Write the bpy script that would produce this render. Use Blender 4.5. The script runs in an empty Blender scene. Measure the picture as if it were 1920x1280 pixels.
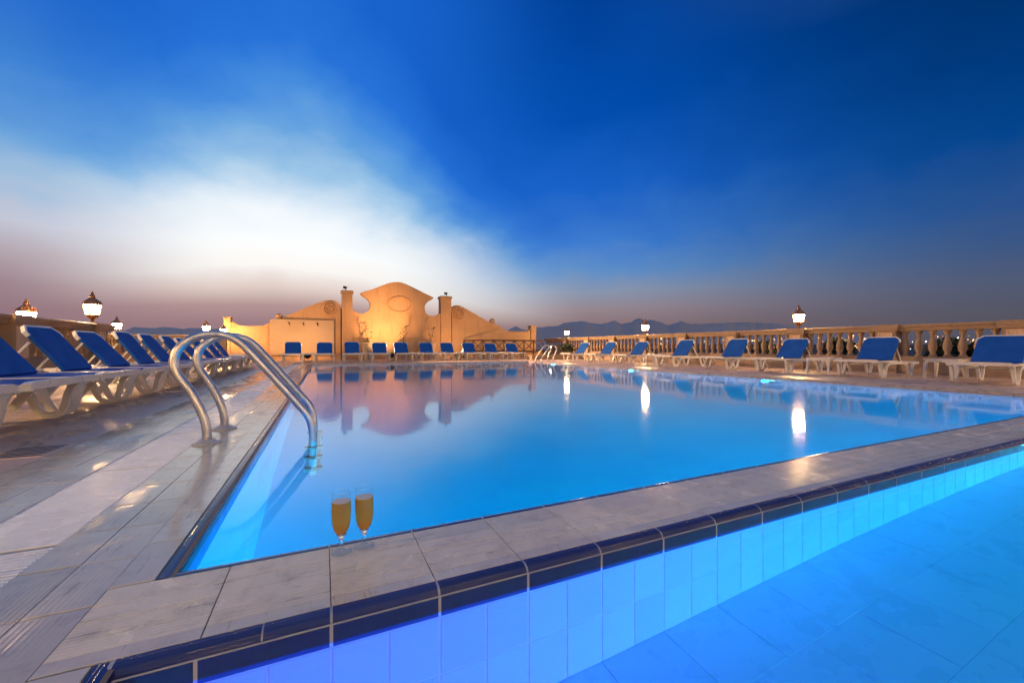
import bpy, bmesh, math, random
from mathutils import Vector, Matrix, noise as mnoise
R = math.radians
PI = math.pi
sc = bpy.context.scene
COL = sc.collection
rnd = random.Random(7)

def lin(r, g, b):
    f = lambda c: (c/255/12.92) if c/255 <= .04045 else ((c/255+.055)/1.055)**2.4
    return (f(r), f(g), f(b))

# ------------------------------------------------------------------ camera
H = .65
cam_d = bpy.data.cameras.new('camera')
cam = bpy.data.objects.new('camera', cam_d); COL.objects.link(cam)
cam.location = (0, 0, H)
cam.rotation_euler = (R(90), 0, -R(24.83))
cam_d.sensor_width = 36; cam_d.lens = 36*765/1920
cam_d.shift_y = 11/1920
cam_d.clip_start = .02; cam_d.clip_end = 30000
sc.camera = cam

# ------------------------------------------------------------------ render settings
sc.view_settings.view_transform = 'Standard'
sc.view_settings.look = 'None'
sc.view_settings.exposure = .5
sc.view_settings.gamma = 1
sc.view_settings.use_curve_mapping = False
sc.render.engine = 'CYCLES'
cy = sc.cycles
cy.use_denoising = True
try: cy.denoiser = 'OPENIMAGEDENOISE'
except Exception: pass
cy.max_bounces = 10; cy.diffuse_bounces = 4; cy.glossy_bounces = 5
cy.transmission_bounces = 8; cy.transparent_max_bounces = 8
cy.caustics_reflective = False; cy.caustics_refractive = False
cy.sample_clamp_indirect = 4
cy.blur_glossy = .3

# ------------------------------------------------------------------ node helper
class NT:
    def __init__(s, tree): s.t = tree; s.n = tree.nodes; s.l = tree.links
    def node(s, typ, **kw):
        n = s.n.new(typ)
        for k, v in kw.items():
            if k == 'ins':
                for kk, vv in v.items(): s.set(n.inputs[kk], vv)
            else: setattr(n, k, v)
        return n
    def set(s, sock, v):
        if isinstance(v, bpy.types.NodeSocket): s.l.new(v, sock)
        elif isinstance(v, (tuple, list)) and sock.type == 'RGBA' and len(v) == 3: sock.default_value = (*v, 1)
        else: sock.default_value = v
    def math(s, op, a, b=0.0, c=None, clamp=False):
        n = s.node('ShaderNodeMath', operation=op, use_clamp=clamp)
        s.set(n.inputs[0], a); s.set(n.inputs[1], b)
        if c is not None: s.set(n.inputs[2], c)
        return n.outputs[0]
    def mapr(s, v, a, b, c=0.0, d=1.0, smooth=True):
        n = s.node('ShaderNodeMapRange', interpolation_type='SMOOTHSTEP' if smooth else 'LINEAR')
        n.clamp = True
        s.set(n.inputs[0], v)
        for i, x in zip((1, 2, 3, 4), (a, b, c, d)): s.set(n.inputs[i], x)
        return n.outputs[0]
    def mix(s, f, a, b, mode='MIX'):
        n = s.node('ShaderNodeMix', data_type='RGBA', blend_type=mode)
        s.set(n.inputs[0], f); s.set(n.inputs[6], a); s.set(n.inputs[7], b)
        return n.outputs[2]
    def ramp(s, v, stops, interp='EASE'):
        n = s.node('ShaderNodeValToRGB')
        r = n.color_ramp; r.interpolation = interp
        while len(r.elements) < len(stops): r.elements.new(.5)
        for e, (p, c) in zip(r.elements, stops): e.position = p; e.color = (*c, 1)
        s.set(n.inputs[0], v)
        return n.outputs[0]
    def noise(s, vec, scale, detail=3, rough=.5, dist=0.0):
        n = s.node('ShaderNodeTexNoise')
        n.inputs['Scale'].default_value = scale; n.inputs['Detail'].default_value = detail
        n.inputs['Roughness'].default_value = rough; n.inputs['Distortion'].default_value = dist
        if vec is not None: s.l.new(vec, n.inputs['Vector'])
        return n.outputs['Fac']
    def pos(s, scale=(1, 1, 1), rot=(0, 0, 0)):
        g = s.node('ShaderNodeNewGeometry')
        m = s.node('ShaderNodeMapping'); m.inputs['Scale'].default_value = scale; m.inputs['Rotation'].default_value = rot
        s.l.new(g.outputs['Position'], m.inputs['Vector'])
        return m.outputs[0]
    def island(s): return s.node('ShaderNodeNewGeometry').outputs['Random Per Island']
    def bump(s, h, strength=.3, dist=.01):
        n = s.node('ShaderNodeBump'); n.inputs['Strength'].default_value = strength; n.inputs['Distance'].default_value = dist
        s.l.new(h, n.inputs['Height'])
        return n.outputs[0]

# ------------------------------------------------------------------ sky (dusk, afterglow low in the north-west)
W = bpy.data.worlds.new('World'); sc.world = W; W.use_nodes = True
t = NT(W.node_tree); t.n.clear()
tc = t.node('ShaderNodeTexCoord')
nrm = t.node('ShaderNodeVectorMath', operation='NORMALIZE'); t.l.new(tc.outputs['Generated'], nrm.inputs[0])
sep = t.node('ShaderNodeSeparateXYZ'); t.l.new(nrm.outputs[0], sep.inputs[0])
GAZ = R(24.83-28.5)                       # compass direction of the afterglow
gx, gy = math.sin(GAZ), math.cos(GAZ)
z = sep.outputs[2]
hor = t.math('SQRT', t.math('MAXIMUM', t.math('SUBTRACT', 1.0, t.math('MULTIPLY', z, z)), 1e-4))
dotg = t.math('ADD', t.math('MULTIPLY', sep.outputs[0], gx), t.math('MULTIPLY', sep.outputs[1], gy))
ca = t.math('DIVIDE', dotg, hor)
ang = t.math('ARCCOSINE', t.math('MINIMUM', t.math('MAXIMUM', ca, -.9999), .9999))
# cloud-like unevenness of the veil
mp = t.node('ShaderNodeMapping'); mp.inputs['Scale'].default_value = (1, 1, 1.7); t.l.new(nrm.outputs[0], mp.inputs[0])
n1 = t.noise(mp.outputs[0], 3.2, 5, .5, .3)
n2 = t.noise(mp.outputs[0], 8.0, 4, .5, .2)
dz = t.math('ADD', t.math('MULTIPLY', t.math('SUBTRACT', n1, .5), .10), t.math('MULTIPLY', t.math('SUBTRACT', n2, .5), .085))
fade = t.mapr(z, .08, .26)
zz = t.math('MAXIMUM', t.math('ADD', z, t.math('MULTIPLY', dz, fade)), 0.0)
A = [(0, (150, 118, 126)), (.05, (156, 124, 130)), (.09, (182, 150, 148)), (.125, (224, 204, 196)), (.165, (246, 242, 238)),
     (.23, (244, 246, 247)), (.28, (232, 239, 245)), (.325, (202, 221, 238)), (.37, (154, 195, 230)), (.425, (104, 164, 224)), (.48, (70, 140, 222)), (.55, (38, 114, 216)), (.70, (20, 96, 202)), (.88, (52, 102, 174)), (1, (116, 144, 184))]
A2 = [(0, (146, 116, 126)), (.06, (148, 118, 128)), (.10, (158, 132, 142)), (.15, (180, 165, 174)), (.20, (196, 198, 214)),
      (.25, (160, 190, 220)), (.31, (108, 164, 220)), (.40, (62, 130, 212)), (.5, (36, 106, 204)), (.68, (20, 90, 194)), (.88, (52, 102, 174)), (1, (116, 144, 184))]
B = [(0, (126, 106, 112)), (.05, (136, 112, 116)), (.09, (150, 134, 142)), (.13, (138, 150, 174)), (.18, (98, 144, 200)), (.25, (62, 124, 208)),
     (.36, (26, 98, 200)), (.5, (2, 78, 176)), (.66, (0, 63, 150)), (.70, (2, 64, 150)), (.88, (50, 96, 162)), (1, (116, 144, 184))]
C = [(0, (80, 80, 94)), (.05, (86, 85, 98)), (.10, (80, 90, 116)), (.16, (58, 86, 132)), (.22, (38, 80, 142)), (.31, (4, 68, 140)), (.42, (0, 56, 122)), (.53, (0, 48, 106)), (.8, (54, 90, 146)), (1, (116, 144, 184))]
D = [(0, (152, 136, 130)), (.1, (178, 158, 150)), (.2, (180, 166, 162)), (.4, (158, 160, 174)), (.7, (132, 152, 184)), (1, (116, 144, 184))]  # sky behind the camera, raised above the visible sky to light the deck
cv = lambda S: [(p, lin(*c)) for p, c in S]
warp = t.math('ADD', 1.0, t.math('MULTIPLY', t.math('POWER', t.math('DIVIDE', t.math('MINIMUM', ang, R(60)), R(28)), 2.0), .8))
za = t.math('MINIMUM', t.math('MULTIPLY', zz, warp), t.math('MAXIMUM', zz, .68))
ra = t.ramp(za, cv(A), 'LINEAR')
ra2, rb, rc = (t.ramp(zz, cv(S), 'LINEAR') for S in (A2, B, C))
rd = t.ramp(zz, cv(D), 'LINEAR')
# left of the glow the veil thins too, but more slowly than to the right
side = t.math('SUBTRACT', t.math('MULTIPLY', sep.outputs[0], gy), t.math('MULTIPLY', sep.outputs[1], gx))
cl = t.mix(t.mapr(ang, R(6), R(24)), ra, ra2)
cr = t.mix(t.mapr(ang, R(11), R(40)), ra, rb)
c1 = t.mix(t.mapr(side, -.04, .04), cl, cr)
c2 = t.mix(t.mapr(ang, R(36), R(82)), c1, rc)
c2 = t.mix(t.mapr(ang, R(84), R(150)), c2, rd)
glow = t.math('MULTIPLY', t.mapr(ang, R(2), R(24), 1, 0), t.math('MULTIPLY', t.mapr(z, .11, .2), t.mapr(z, .26, .40, 1, 0)))
st = t.math('MULTIPLY', t.math('ADD', 1.0, t.math('MULTIPLY', glow, .08)), .71)
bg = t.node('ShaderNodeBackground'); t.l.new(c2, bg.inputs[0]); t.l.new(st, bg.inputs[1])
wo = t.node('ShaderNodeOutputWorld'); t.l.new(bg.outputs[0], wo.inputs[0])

# ------------------------------------------------------------------ materials
def principled(name, col, rough=.5, metal=0.0, spec=.5):
    m = bpy.data.materials.new(name); m.use_nodes = True
    t = NT(m.node_tree); b = t.n['Principled BSDF']
    t.set(b.inputs['Base Color'], col if isinstance(col, bpy.types.NodeSocket) else (*col, 1))
    b.inputs['Roughness'].default_value = rough; b.inputs['Metallic'].default_value = metal
    b.inputs['Specular IOR Level'].default_value = spec
    return m, t, b

def mottled(name, c1, c2, scale=6, rough=.5, bump=.15, bscale=40, metal=0.0, rvar=.12, stain=None, bdist=.004, streak=None):
    m, t, b = principled(name, c1, rough, metal)
    p = t.pos()
    f = t.noise(p, scale, 5, .6)
    col = t.mix(t.mapr(f, .3, .7), c1, c2)
    if stain: col = t.mix(t.mapr(t.noise(p, scale*.4, 6, .65, .5), .52, .75, 0, .6), col, stain)
    if streak: col = t.mix(t.mapr(t.noise(t.pos((5, 5, .55)), 1.3, 6, .7), .50, .74, 0, .7), col, streak)
    t.set(b.inputs['Base Color'], col)
    t.set(b.inputs['Roughness'], t.mapr(t.noise(p, scale*2, 3), .3, .7, rough-rvar, rough+rvar))
    if bump: t.set(b.inputs['Normal'], t.bump(t.noise(p, bscale, 4), bump, bdist))
    return m

def tile_mat(name, c1, c2, rough, axis=None, wet=0.0, dirt=(.10, .07, .05), pitch=.0105, wet_lo=.5, ribs=.5, dirty=1.0):
    """glazed or unglazed ceramic: tone of its own per tile, anti-slip ribs along one axis, a wet film in patches"""
    m, t, b = principled(name, c1, rough)
    g = t.node('ShaderNodeNewGeometry')
    sp = t.node('ShaderNodeSeparateXYZ'); t.l.new(g.outputs['Position'], sp.inputs[0])
    p = g.outputs['Position']
    isl = g.outputs['Random Per Island']
    oi = t.node('ShaderNodeObjectInfo').outputs['Random']
    rv = t.math('FRACT', t.math('ADD', isl, t.math('MULTIPLY', oi, 7.31)))
    col = t.mix(rv, c1, c2)
    col = t.mix(t.mapr(t.noise(p, 14, 6, .7), .45, .8, 0, .35*dirty), col, dirt)
    stv = t.pos((3, 26, 8)) if axis == 'x' else t.pos((26, 3, 8))
    col = t.mix(t.mapr(t.noise(stv, 1.6, 5, .75), .55, .70, 0, .6*dirty), col, dirt)
    rg = t.mapr(t.noise(p, 9, 4), .3, .7, rough-.08, rough+.1)
    if wet:
        w = t.mapr(t.noise(t.pos((1.6, .8, 1)), 1.9, 6, .6, .4), wet_lo-.08, wet_lo+.10, 0, wet)
        col = t.mix(t.math('MULTIPLY', w, .30), col, t.mix(1.0, col, (.45, .45, .45), 'MULTIPLY'))
        rg = t.math('ADD', t.math('MULTIPLY', rg, t.math('SUBTRACT', 1.0, w)), t.math('MULTIPLY', w, .05))
    t.set(b.inputs['Base Color'], col); t.set(b.inputs['Roughness'], rg)
    h = t.noise(p, 120, 3)
    if axis:
        co = sp.outputs[1] if axis == 'x' else sp.outputs[0]
        wv = t.math('SINE', t.math('MULTIPLY', co, 2*PI/pitch))
        wv = t.mapr(wv, -.2, .6)
        if wet: wv = t.math('MULTIPLY', wv, t.math('SUBTRACT', 1.0, t.math('MULTIPLY', w, .92)))
        h = t.math('ADD', t.math('MULTIPLY', h, .25), wv)
    t.set(b.inputs['Normal'], t.bump(h, ribs, .0016))
    return m

def emit(name, col, s):
    m = bpy.data.materials.new(name); m.use_nodes = True
    t = NT(m.node_tree); t.n.clear()
    e = t.node('ShaderNodeEmission'); e.inputs[0].default_value = (*col, 1); e.inputs[1].default_value = s
    o = t.node('ShaderNodeOutputMaterial'); t.l.new(e.outputs[0], o.inputs[0])
    return m

M = {}
M['grout'] = mottled('grout', (.13, .10, .08), (.19, .15, .12), 12, .8, .2)
M['coping'] = tile_mat('coping_tile', (.78, .67, .49), (.84, .73, .55), .24, 'x', .45, (.22, .16, .12), wet_lo=.48, pitch=.0125, ribs=.6)
M['strip'] = tile_mat('strip_tile', (.64, .55, .42), (.78, .68, .54), .32, 'y', 1.0, (.20, .15, .12), wet_lo=.41, pitch=.0135, ribs=.9)
M['edge'] = tile_mat('edge_tile', (.75, .65, .51), (.84, .74, .59), .25, None, 1.0, (.24, .18, .14), wet_lo=.37, ribs=.2)
M['paving'] = tile_mat('paving_tile', (.55, .375, .27), (.61, .42, .30), .42, None, .85, (.20, .13, .10), wet_lo=.60, ribs=.2)
M['rim'] = tile_mat('rim_tile', (.55, .46, .38), (.6, .5, .42), .3, None, .3)
M['navy'] = tile_mat('navy_tile', (.018, .028, .13), (.026, .038, .165), .16, None, .5, (.03, .03, .09), wet_lo=.45, ribs=.15)
M['navyrib'] = tile_mat('navy_ribbed', (.018, .028, .13), (.026, .038, .165), .18, 'x', .3, (.03, .03, .09), wet_lo=.5, ribs=.5, pitch=.0085)
M['navyriby'] = tile_mat('navy_ribbed_side', (.018, .028, .13), (.026, .038, .165), .18, 'y', .5, (.03, .03, .09), wet_lo=.45, ribs=.5, pitch=.0085)
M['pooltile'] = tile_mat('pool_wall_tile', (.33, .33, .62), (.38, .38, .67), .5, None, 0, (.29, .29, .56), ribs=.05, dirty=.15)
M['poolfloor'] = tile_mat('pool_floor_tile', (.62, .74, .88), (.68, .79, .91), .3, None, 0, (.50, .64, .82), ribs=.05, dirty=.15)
M['bigpool'] = mottled('pool_lining', (.34, .55, .78), (.38, .59, .80), 1.2, .4, 0)
M['poolgrout'] = mottled('pool_grout', (.50, .42, .66), (.42, .36, .60), 9, .7, .1)
M['floorbed'] = mottled('floor_joint', (.30, .40, .62), (.34, .44, .66), 9, .7, 0)
M['lightgrout'] = mottled('light_grout', (.42, .44, .50), (.34, .35, .42), 9, .7, .1)
M['grate'] = mottled('grate_plastic', (.80, .80, .81), (.86, .86, .87), 5, .22, .0, stain=(.58, .57, .57))
M['dark'] = mottled('dark_channel', (.03, .03, .035), (.045, .04, .04), 10, .8, .1)
M['steel'] = mottled('brushed_steel', (.56, .55, .54), (.63, .62, .60), 8, .36, .04, 160, 1.0, .07, stain=(.43, .42, .41))
M['flange'] = mottled('dull_flange', (.46, .44, .42), (.54, .51, .48), 12, .45, .05)
M['white'] = mottled('white_resin', (.66, .63, .59), (.73, .70, .66), 7, .38, .08, 60, stain=(.58, .55, .50))
M['cap_dark'] = mottled('black_plastic', (.02, .02, .02), (.035, .035, .035), 7, .45, .1)
M['stucco'] = mottled('ochre_stucco', (.60, .33, .155), (.66, .375, .185), 1.5, .85, .35, 55, stain=(.50, .27, .125), bdist=.006, streak=(.44, .24, .12))
M['panelm'] = mottled('pale_board', (.55, .36, .21), (.60, .40, .24), 1.2, .8, .2, 50)
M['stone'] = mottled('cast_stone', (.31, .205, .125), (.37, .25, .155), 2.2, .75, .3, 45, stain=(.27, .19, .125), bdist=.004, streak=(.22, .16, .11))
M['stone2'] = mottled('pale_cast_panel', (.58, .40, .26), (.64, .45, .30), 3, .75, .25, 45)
M['bronze'] = mottled('bronze', (.26, .115, .05), (.34, .16, .07), 14, .42, .2, 90, .45)
M['wood'] = mottled('brown_wood', (.10, .045, .022), (.15, .07, .035), 9, .6, .3, 60)
M['pot'] = mottled('glazed_clay', (.48, .36, .24), (.58, .45, .31), 6, .6, .2, 50)
M['leaf'] = mottled('leaf', (.055, .085, .03), (.09, .12, .045), 20, .5, .1)
M['stem'] = mottled('stem', (.16, .12, .07), (.22, .17, .10), 20, .7, .1)
M['hill'] = mottled('desert_hill', (.60, .42, .34), (.68, .48, .39), .0016, .95, 0)
M['town'] = mottled('dark_earth', (.05, .042, .04), (.075, .06, .055), .01, .95, 0)
M['bush'] = mottled('dark_leaf', (.02, .03, .012), (.035, .05, .02), 20, .5, .1)

def sling(name, c1, c2, sheen=.3):
    m, t, b = principled(name, c1, .75, 0, .06)
    p = t.pos()
    t.set(b.inputs['Base Color'], t.mix(t.mapr(t.noise(p, 5, 5, .6), .3, .75), c1, c2))
    tcn = t.node('ShaderNodeTexCoord')
    ck = t.node('ShaderNodeTexChecker'); ck.inputs['Scale'].default_value = 300; t.l.new(tcn.outputs['Object'], ck.inputs['Vector'])
    t.set(b.inputs['Normal'], t.bump(t.math('ADD', ck.outputs['Fac'], t.noise(p, 9, 3)), .12, .002))
    return m
M['sling'] = sling('blue_sling', (.012, .085, .35), (.018, .105, .41))

def lamp_glass():
    m = bpy.data.materials.new('lit_lantern_glass'); m.use_nodes = True
    t = NT(m.node_tree); t.n.clear()
    e = t.node('ShaderNodeEmission'); e.inputs[0].default_value = (1, .60, .25, 1); e.inputs[1].default_value = 330
    o = t.node('ShaderNodeOutputMaterial'); t.l.new(e.outputs[0], o.inputs[0])
    return m
M['lamp'] = lamp_glass()
M['flood'] = emit('flood_lens', (1, .62, .28), 40)
M['poollamp'] = emit('pool_lamp_lens', (.35, .9, 1), 6)
M['town_warm'] = emit('town_lamp_warm', (1, .42, .10), 14)
M['town_white'] = emit('town_lamp_white', (1, .85, .65), 10)

def water_mat(name, tint, ripple, scale):
    m = bpy.data.materials.new(name); m.use_nodes = True
    t = NT(m.node_tree); t.n.clear()
    p = t.pos()
    h = t.math('ADD', t.noise(p, scale, 2, .5), t.math('MULTIPLY', t.noise(p, scale*3.3, 2, .5), .3))
    bn = t.bump(h, ripple, .02)
    rf = t.node('ShaderNodeBsdfRefraction'); rf.inputs['Color'].default_value = (*tint, 1); rf.inputs['IOR'].default_value = 1.33; rf.inputs['Roughness'].default_value = 0.03
    gl = t.node('ShaderNodeBsdfGlossy'); gl.inputs['Color'].default_value = (1, 1, 1, 1); gl.inputs['Roughness'].default_value = 0.06
    fr = t.node('ShaderNodeFresnel'); fr.inputs['IOR'].default_value = 1.33
    for nd in (rf, gl, fr): t.l.new(bn, nd.inputs['Normal'])
    mx = t.node('ShaderNodeMixShader'); t.l.new(fr.outputs[0], mx.inputs[0]); t.l.new(rf.outputs[0], mx.inputs[1]); t.l.new(gl.outputs[0], mx.inputs[2])
    o = t.node('ShaderNodeOutputMaterial'); t.l.new(mx.outputs[0], o.inputs[0])
    return m
M['water'] = water_mat('pool_water', (.55, .93, 1), .10, 1.3)
M['water2'] = water_mat('small_pool_water', (.62, .95, 1), .06, 1.6)

def glass_mat(name, col, ior, diff=0.0, rough=0.0):
    m = bpy.data.materials.new(name); m.use_nodes = True
    t = NT(m.node_tree); t.n.clear()
    g = t.node('ShaderNodeBsdfGlass'); g.inputs['Color'].default_value = (*col, 1); g.inputs['IOR'].default_value = ior; g.inputs['Roughness'].default_value = rough
    o = t.node('ShaderNodeOutputMaterial'); out = g.outputs[0]
    if diff:
        d = t.node('ShaderNodeBsdfTranslucent'); d.inputs['Color'].default_value = (.84, .43, .085, 1)
        d2 = t.node('ShaderNodeBsdfDiffuse'); d2.inputs['Color'].default_value = (.80, .40, .075, 1)
        a = t.node('ShaderNodeMixShader'); a.inputs[0].default_value = .5
        t.l.new(d.outputs[0], a.inputs[1]); t.l.new(d2.outputs[0], a.inputs[2])
        mx = t.node('ShaderNodeMixShader'); mx.inputs[0].default_value = diff
        t.l.new(out, mx.inputs[1]); t.l.new(a.outputs[0], mx.inputs[2]); out = mx.outputs[0]
    t.l.new(out, o.inputs[0])
    return m
def thin_glass():
    m = bpy.data.materials.new('clear_glass'); m.use_nodes = True
    t = NT(m.node_tree); t.n.clear()
    lw = t.node('ShaderNodeLayerWeight'); lw.inputs['Blend'].default_value = .5
    edge = t.mapr(lw.outputs['Facing'], .80, 1.0)
    tr = t.node('ShaderNodeBsdfTransparent'); t.l.new(t.mix(edge, (.97, .98, .98), (.42, .45, .48)), tr.inputs[0])
    gl = t.node('ShaderNodeBsdfGlossy'); gl.inputs['Roughness'].default_value = .02
    fr = t.math('ADD', .035, t.math('MULTIPLY', t.math('POWER', lw.outputs['Facing'], 5.0), .5))
    mx = t.node('ShaderNodeMixShader'); t.l.new(fr, mx.inputs[0]); t.l.new(tr.outputs[0], mx.inputs[1]); t.l.new(gl.outputs[0], mx.inputs[2])
    o = t.node('ShaderNodeOutputMaterial'); t.l.new(mx.outputs[0], o.inputs[0])
    return m
M['glass'] = thin_glass()
M['wine'] = glass_mat('sparkling_wine', (1.0, .70, .26), 1.34, .6)
M['foam'] = principled('wine_surface', (.62, .48, .38), .3)[0]

# ------------------------------------------------------------------ mesh helpers
def mesh(name, v, f, mat, smooth=False):
    me = bpy.data.meshes.new(name); me.from_pydata([tuple(x) for x in v], [], f)
    me.materials.append(mat); me.update()
    if smooth:
        for p in me.polygons: p.use_smooth = True
    return me

class MB:
    def __init__(s): s.v = []; s.f = []
    def add(s, v, f):
        o = len(s.v); s.v += [tuple(x) for x in v]; s.f += [tuple(i+o for i in q) for q in f]; return s
    def box(s, x0, x1, y0, y1, z0, z1, inset=0.0):
        i = inset
        v = [(x0, y0, z0), (x1, y0, z0), (x1, y1, z0), (x0, y1, z0), (x0+i, y0+i, z1), (x1-i, y0+i, z1), (x1-i, y1-i, z1), (x0+i, y1-i, z1)]
        return s.add(v, [(0, 3, 2, 1), (4, 5, 6, 7), (0, 1, 5, 4), (1, 2, 6, 5), (2, 3, 7, 6), (3, 0, 4, 7)])
    def tile(s, x0, x1, y0, y1, z0, z1, b=.002):
        """a block with chamfered top arrises"""
        v = [(x0, y0, z0), (x1, y0, z0), (x1, y1, z0), (x0, y1, z0), (x0, y0, z1-b), (x1, y0, z1-b), (x1, y1, z1-b), (x0, y1, z1-b),
             (x0+b, y0+b, z1), (x1-b, y0+b, z1), (x1-b, y1-b, z1), (x0+b, y1-b, z1)]
        f = []
        for k in range(4):
            n = (k+1) % 4
            f += [(k, n, 4+n, 4+k), (4+k, 4+n, 8+n, 8+k)]
        return s.add(v, f+[(8, 9, 10, 11)])
    def sheet(s, x0, x1, y0, y1, z):
        return s.add([(x0, y0, z), (x1, y0, z), (x1, y1, z), (x0, y1, z)], [(0, 1, 2, 3)])
    def lathe(s, prof, n=16, c=(0, 0), closed=True):
        v = []; f = []
        for r, zz in prof:
            for k in range(n): v.append((c[0]+r*math.cos(2*PI*k/n), c[1]+r*math.sin(2*PI*k/n), zz))
        for i in range(len(prof)-1):
            for k in range(n):
                a = i*n+k; b = i*n+(k+1) % n
                f.append((a, b, b+n, a+n))
        if closed:
            f.append(tuple(range(n-1, -1, -1))); o = (len(prof)-1)*n; f.append(tuple(range(o, o+n)))
        return s.add(v, f)
    def tube(s, pts, r, n=10, caps=True):
        pts = [Vector(p) for p in pts]; v = []; f = []
        up = None
        for i, p in enumerate(pts):
            d = (pts[min(i+1, len(pts)-1)]-pts[max(i-1, 0)]).normalized()
            if up is None:
                up = Vector((0, 0, 1)) if abs(d.z) < .9 else Vector((1, 0, 0))
            side = d.cross(up).normalized(); up = side.cross(d).normalized()
            rr = r[i] if isinstance(r, (list, tuple)) else r
            for k in range(n):
                a = 2*PI*k/n; v.append(p+side*math.cos(a)*rr+up*math.sin(a)*rr)
        for i in range(len(pts)-1):
            for k in range(n):
                a = i*n+k; b = i*n+(k+1) % n; f.append((a, b, b+n, a+n))
        if caps: f.append(tuple(range(n-1, -1, -1))); o = (len(pts)-1)*n; f.append(tuple(range(o, o+n)))
        return s.add(v, f)
    def ribbon(s, path, w, h, axis='y', off=0.0):
        """rectangular bar (w across the given axis, h in the plane) swept along (a, z) points"""
        n = len(path); L = []; Rr = []
        for i in range(n):
            p0 = Vector(path[max(i-1, 0)]); p1 = Vector(path[min(i+1, n-1)])
            d = (p1-p0).normalized(); nn = Vector((-d.y, d.x)); p = Vector(path[i])
            # widen at bends so the bar keeps its thickness
            L.append(p+nn*h/2); Rr.append(p-nn*h/2)
        v = []
        for i in range(n):
            for q, y in ((L[i], -w/2), (L[i], w/2), (Rr[i], w/2), (Rr[i], -w/2)):
                v.append((q.x, y+off, q.y) if axis == 'y' else (y+off, q.x, q.y))
        f = []
        for i in range(n-1):
            a = i*4
            for k in range(4): f.append((a+k, a+(k+1) % 4, a+4+(k+1) % 4, a+4+k))
        f += [(3, 2, 1, 0), tuple(range((n-1)*4, n*4))]
        return s.add(v, f)
    def poly(s, pts, y0, y1):
        """(x, z) outline pushed from y0 (front) to y1 (back)"""
        n = len(pts)
        v = [(x, y0, z) for x, z in pts]+[(x, y1, z) for x, z in pts]
        f = [tuple(range(n)), tuple(range(2*n-1, n-1, -1))]
        for k in range(n): f.append((k, k+n, (k+1) % n+n, (k+1) % n))
        return s.add(v, f)
    def mesh(s, name, mat, smooth=False):
        me = mesh(name, s.v, s.f, mat, smooth)
        if len(s.f) == 1: return me
        bm = bmesh.new(); bm.from_mesh(me); bmesh.ops.recalc_face_normals(bm, faces=bm.faces); bm.to_mesh(me); bm.free()
        if smooth: me.set_sharp_from_angle(angle=R(40))
        return me

def link(name, me, parent=None, loc=(0, 0, 0), rz=0.0):
    o = bpy.data.objects.new(name, me); COL.objects.link(o)
    if parent is not None: o.parent = parent
    o.location = loc; o.rotation_euler = (0, 0, rz)
    return o
def part(name, mb, mat, parent, smooth=False, loc=(0, 0, 0), rz=0.0):
    return link(name, mb.mesh(name, M[mat] if isinstance(mat, str) else mat, smooth), parent, loc, rz)
def tag(o, label=None, cat=None, group=None, kind=None):
    if label: o['label'] = label
    if cat: o['category'] = cat
    if group: o['group'] = group
    if kind: o['kind'] = kind
    return o
def thing(name, label, cat, loc=(0, 0, 0), rz=0.0, group=None):
    o = bpy.data.objects.new(name, None); COL.objects.link(o); o.empty_display_size = .1
    o.location = loc; o.rotation_euler = (0, 0, rz)
    return tag(o, label, cat, group)
def copy_tree(src, parent=None):
    c = src.copy(); COL.objects.link(c)
    if parent is not None: c.parent = parent
    for ch in list(src.children): copy_tree(ch, c)
    return c
def chaikin(p, n=2):
    for _ in range(n):
        q = [p[0]]
        for a, b in zip(p, p[1:]):
            q += [(a[0]*.75+b[0]*.25, a[1]*.75+b[1]*.25), (a[0]*.25+b[0]*.75, a[1]*.25+b[1]*.75)]
        p = q+[p[-1]]
    return p
def chaikin3(p, n=2):
    p = [Vector(x) for x in p]
    for _ in range(n):
        q = [p[0]]
        for a, b in zip(p, p[1:]): q += [a*.75+b*.25, a*.25+b*.75]
        p = q+[p[-1]]
    return p

# ================================================================== GROUND, HILLS
XL, XR = -.385, 8.9                       # main pool, both long edges
YN, YF = 1.455, 17.4
SY = 1.085                                # far wall of the small pool
SB = -.5
TX0, TX1, TY0, TY1 = -8.6, 14.7, -6.0, 24.4   # the roof terrace

g = MB(); n = 40; S = 9000
for i in range(n+1):
    for j in range(n+1):
        g.v.append((-S+2*S*i/n, -S+2*S*j/n, -15))
for i in range(n):
    for j in range(n):
        a = i*(n+1)+j; g.f.append((a, a+n+1, a+n+2, a+1))
tag(part('ground', g, 'town', None), kind='structure', label='dark plain around the hotel', )

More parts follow.
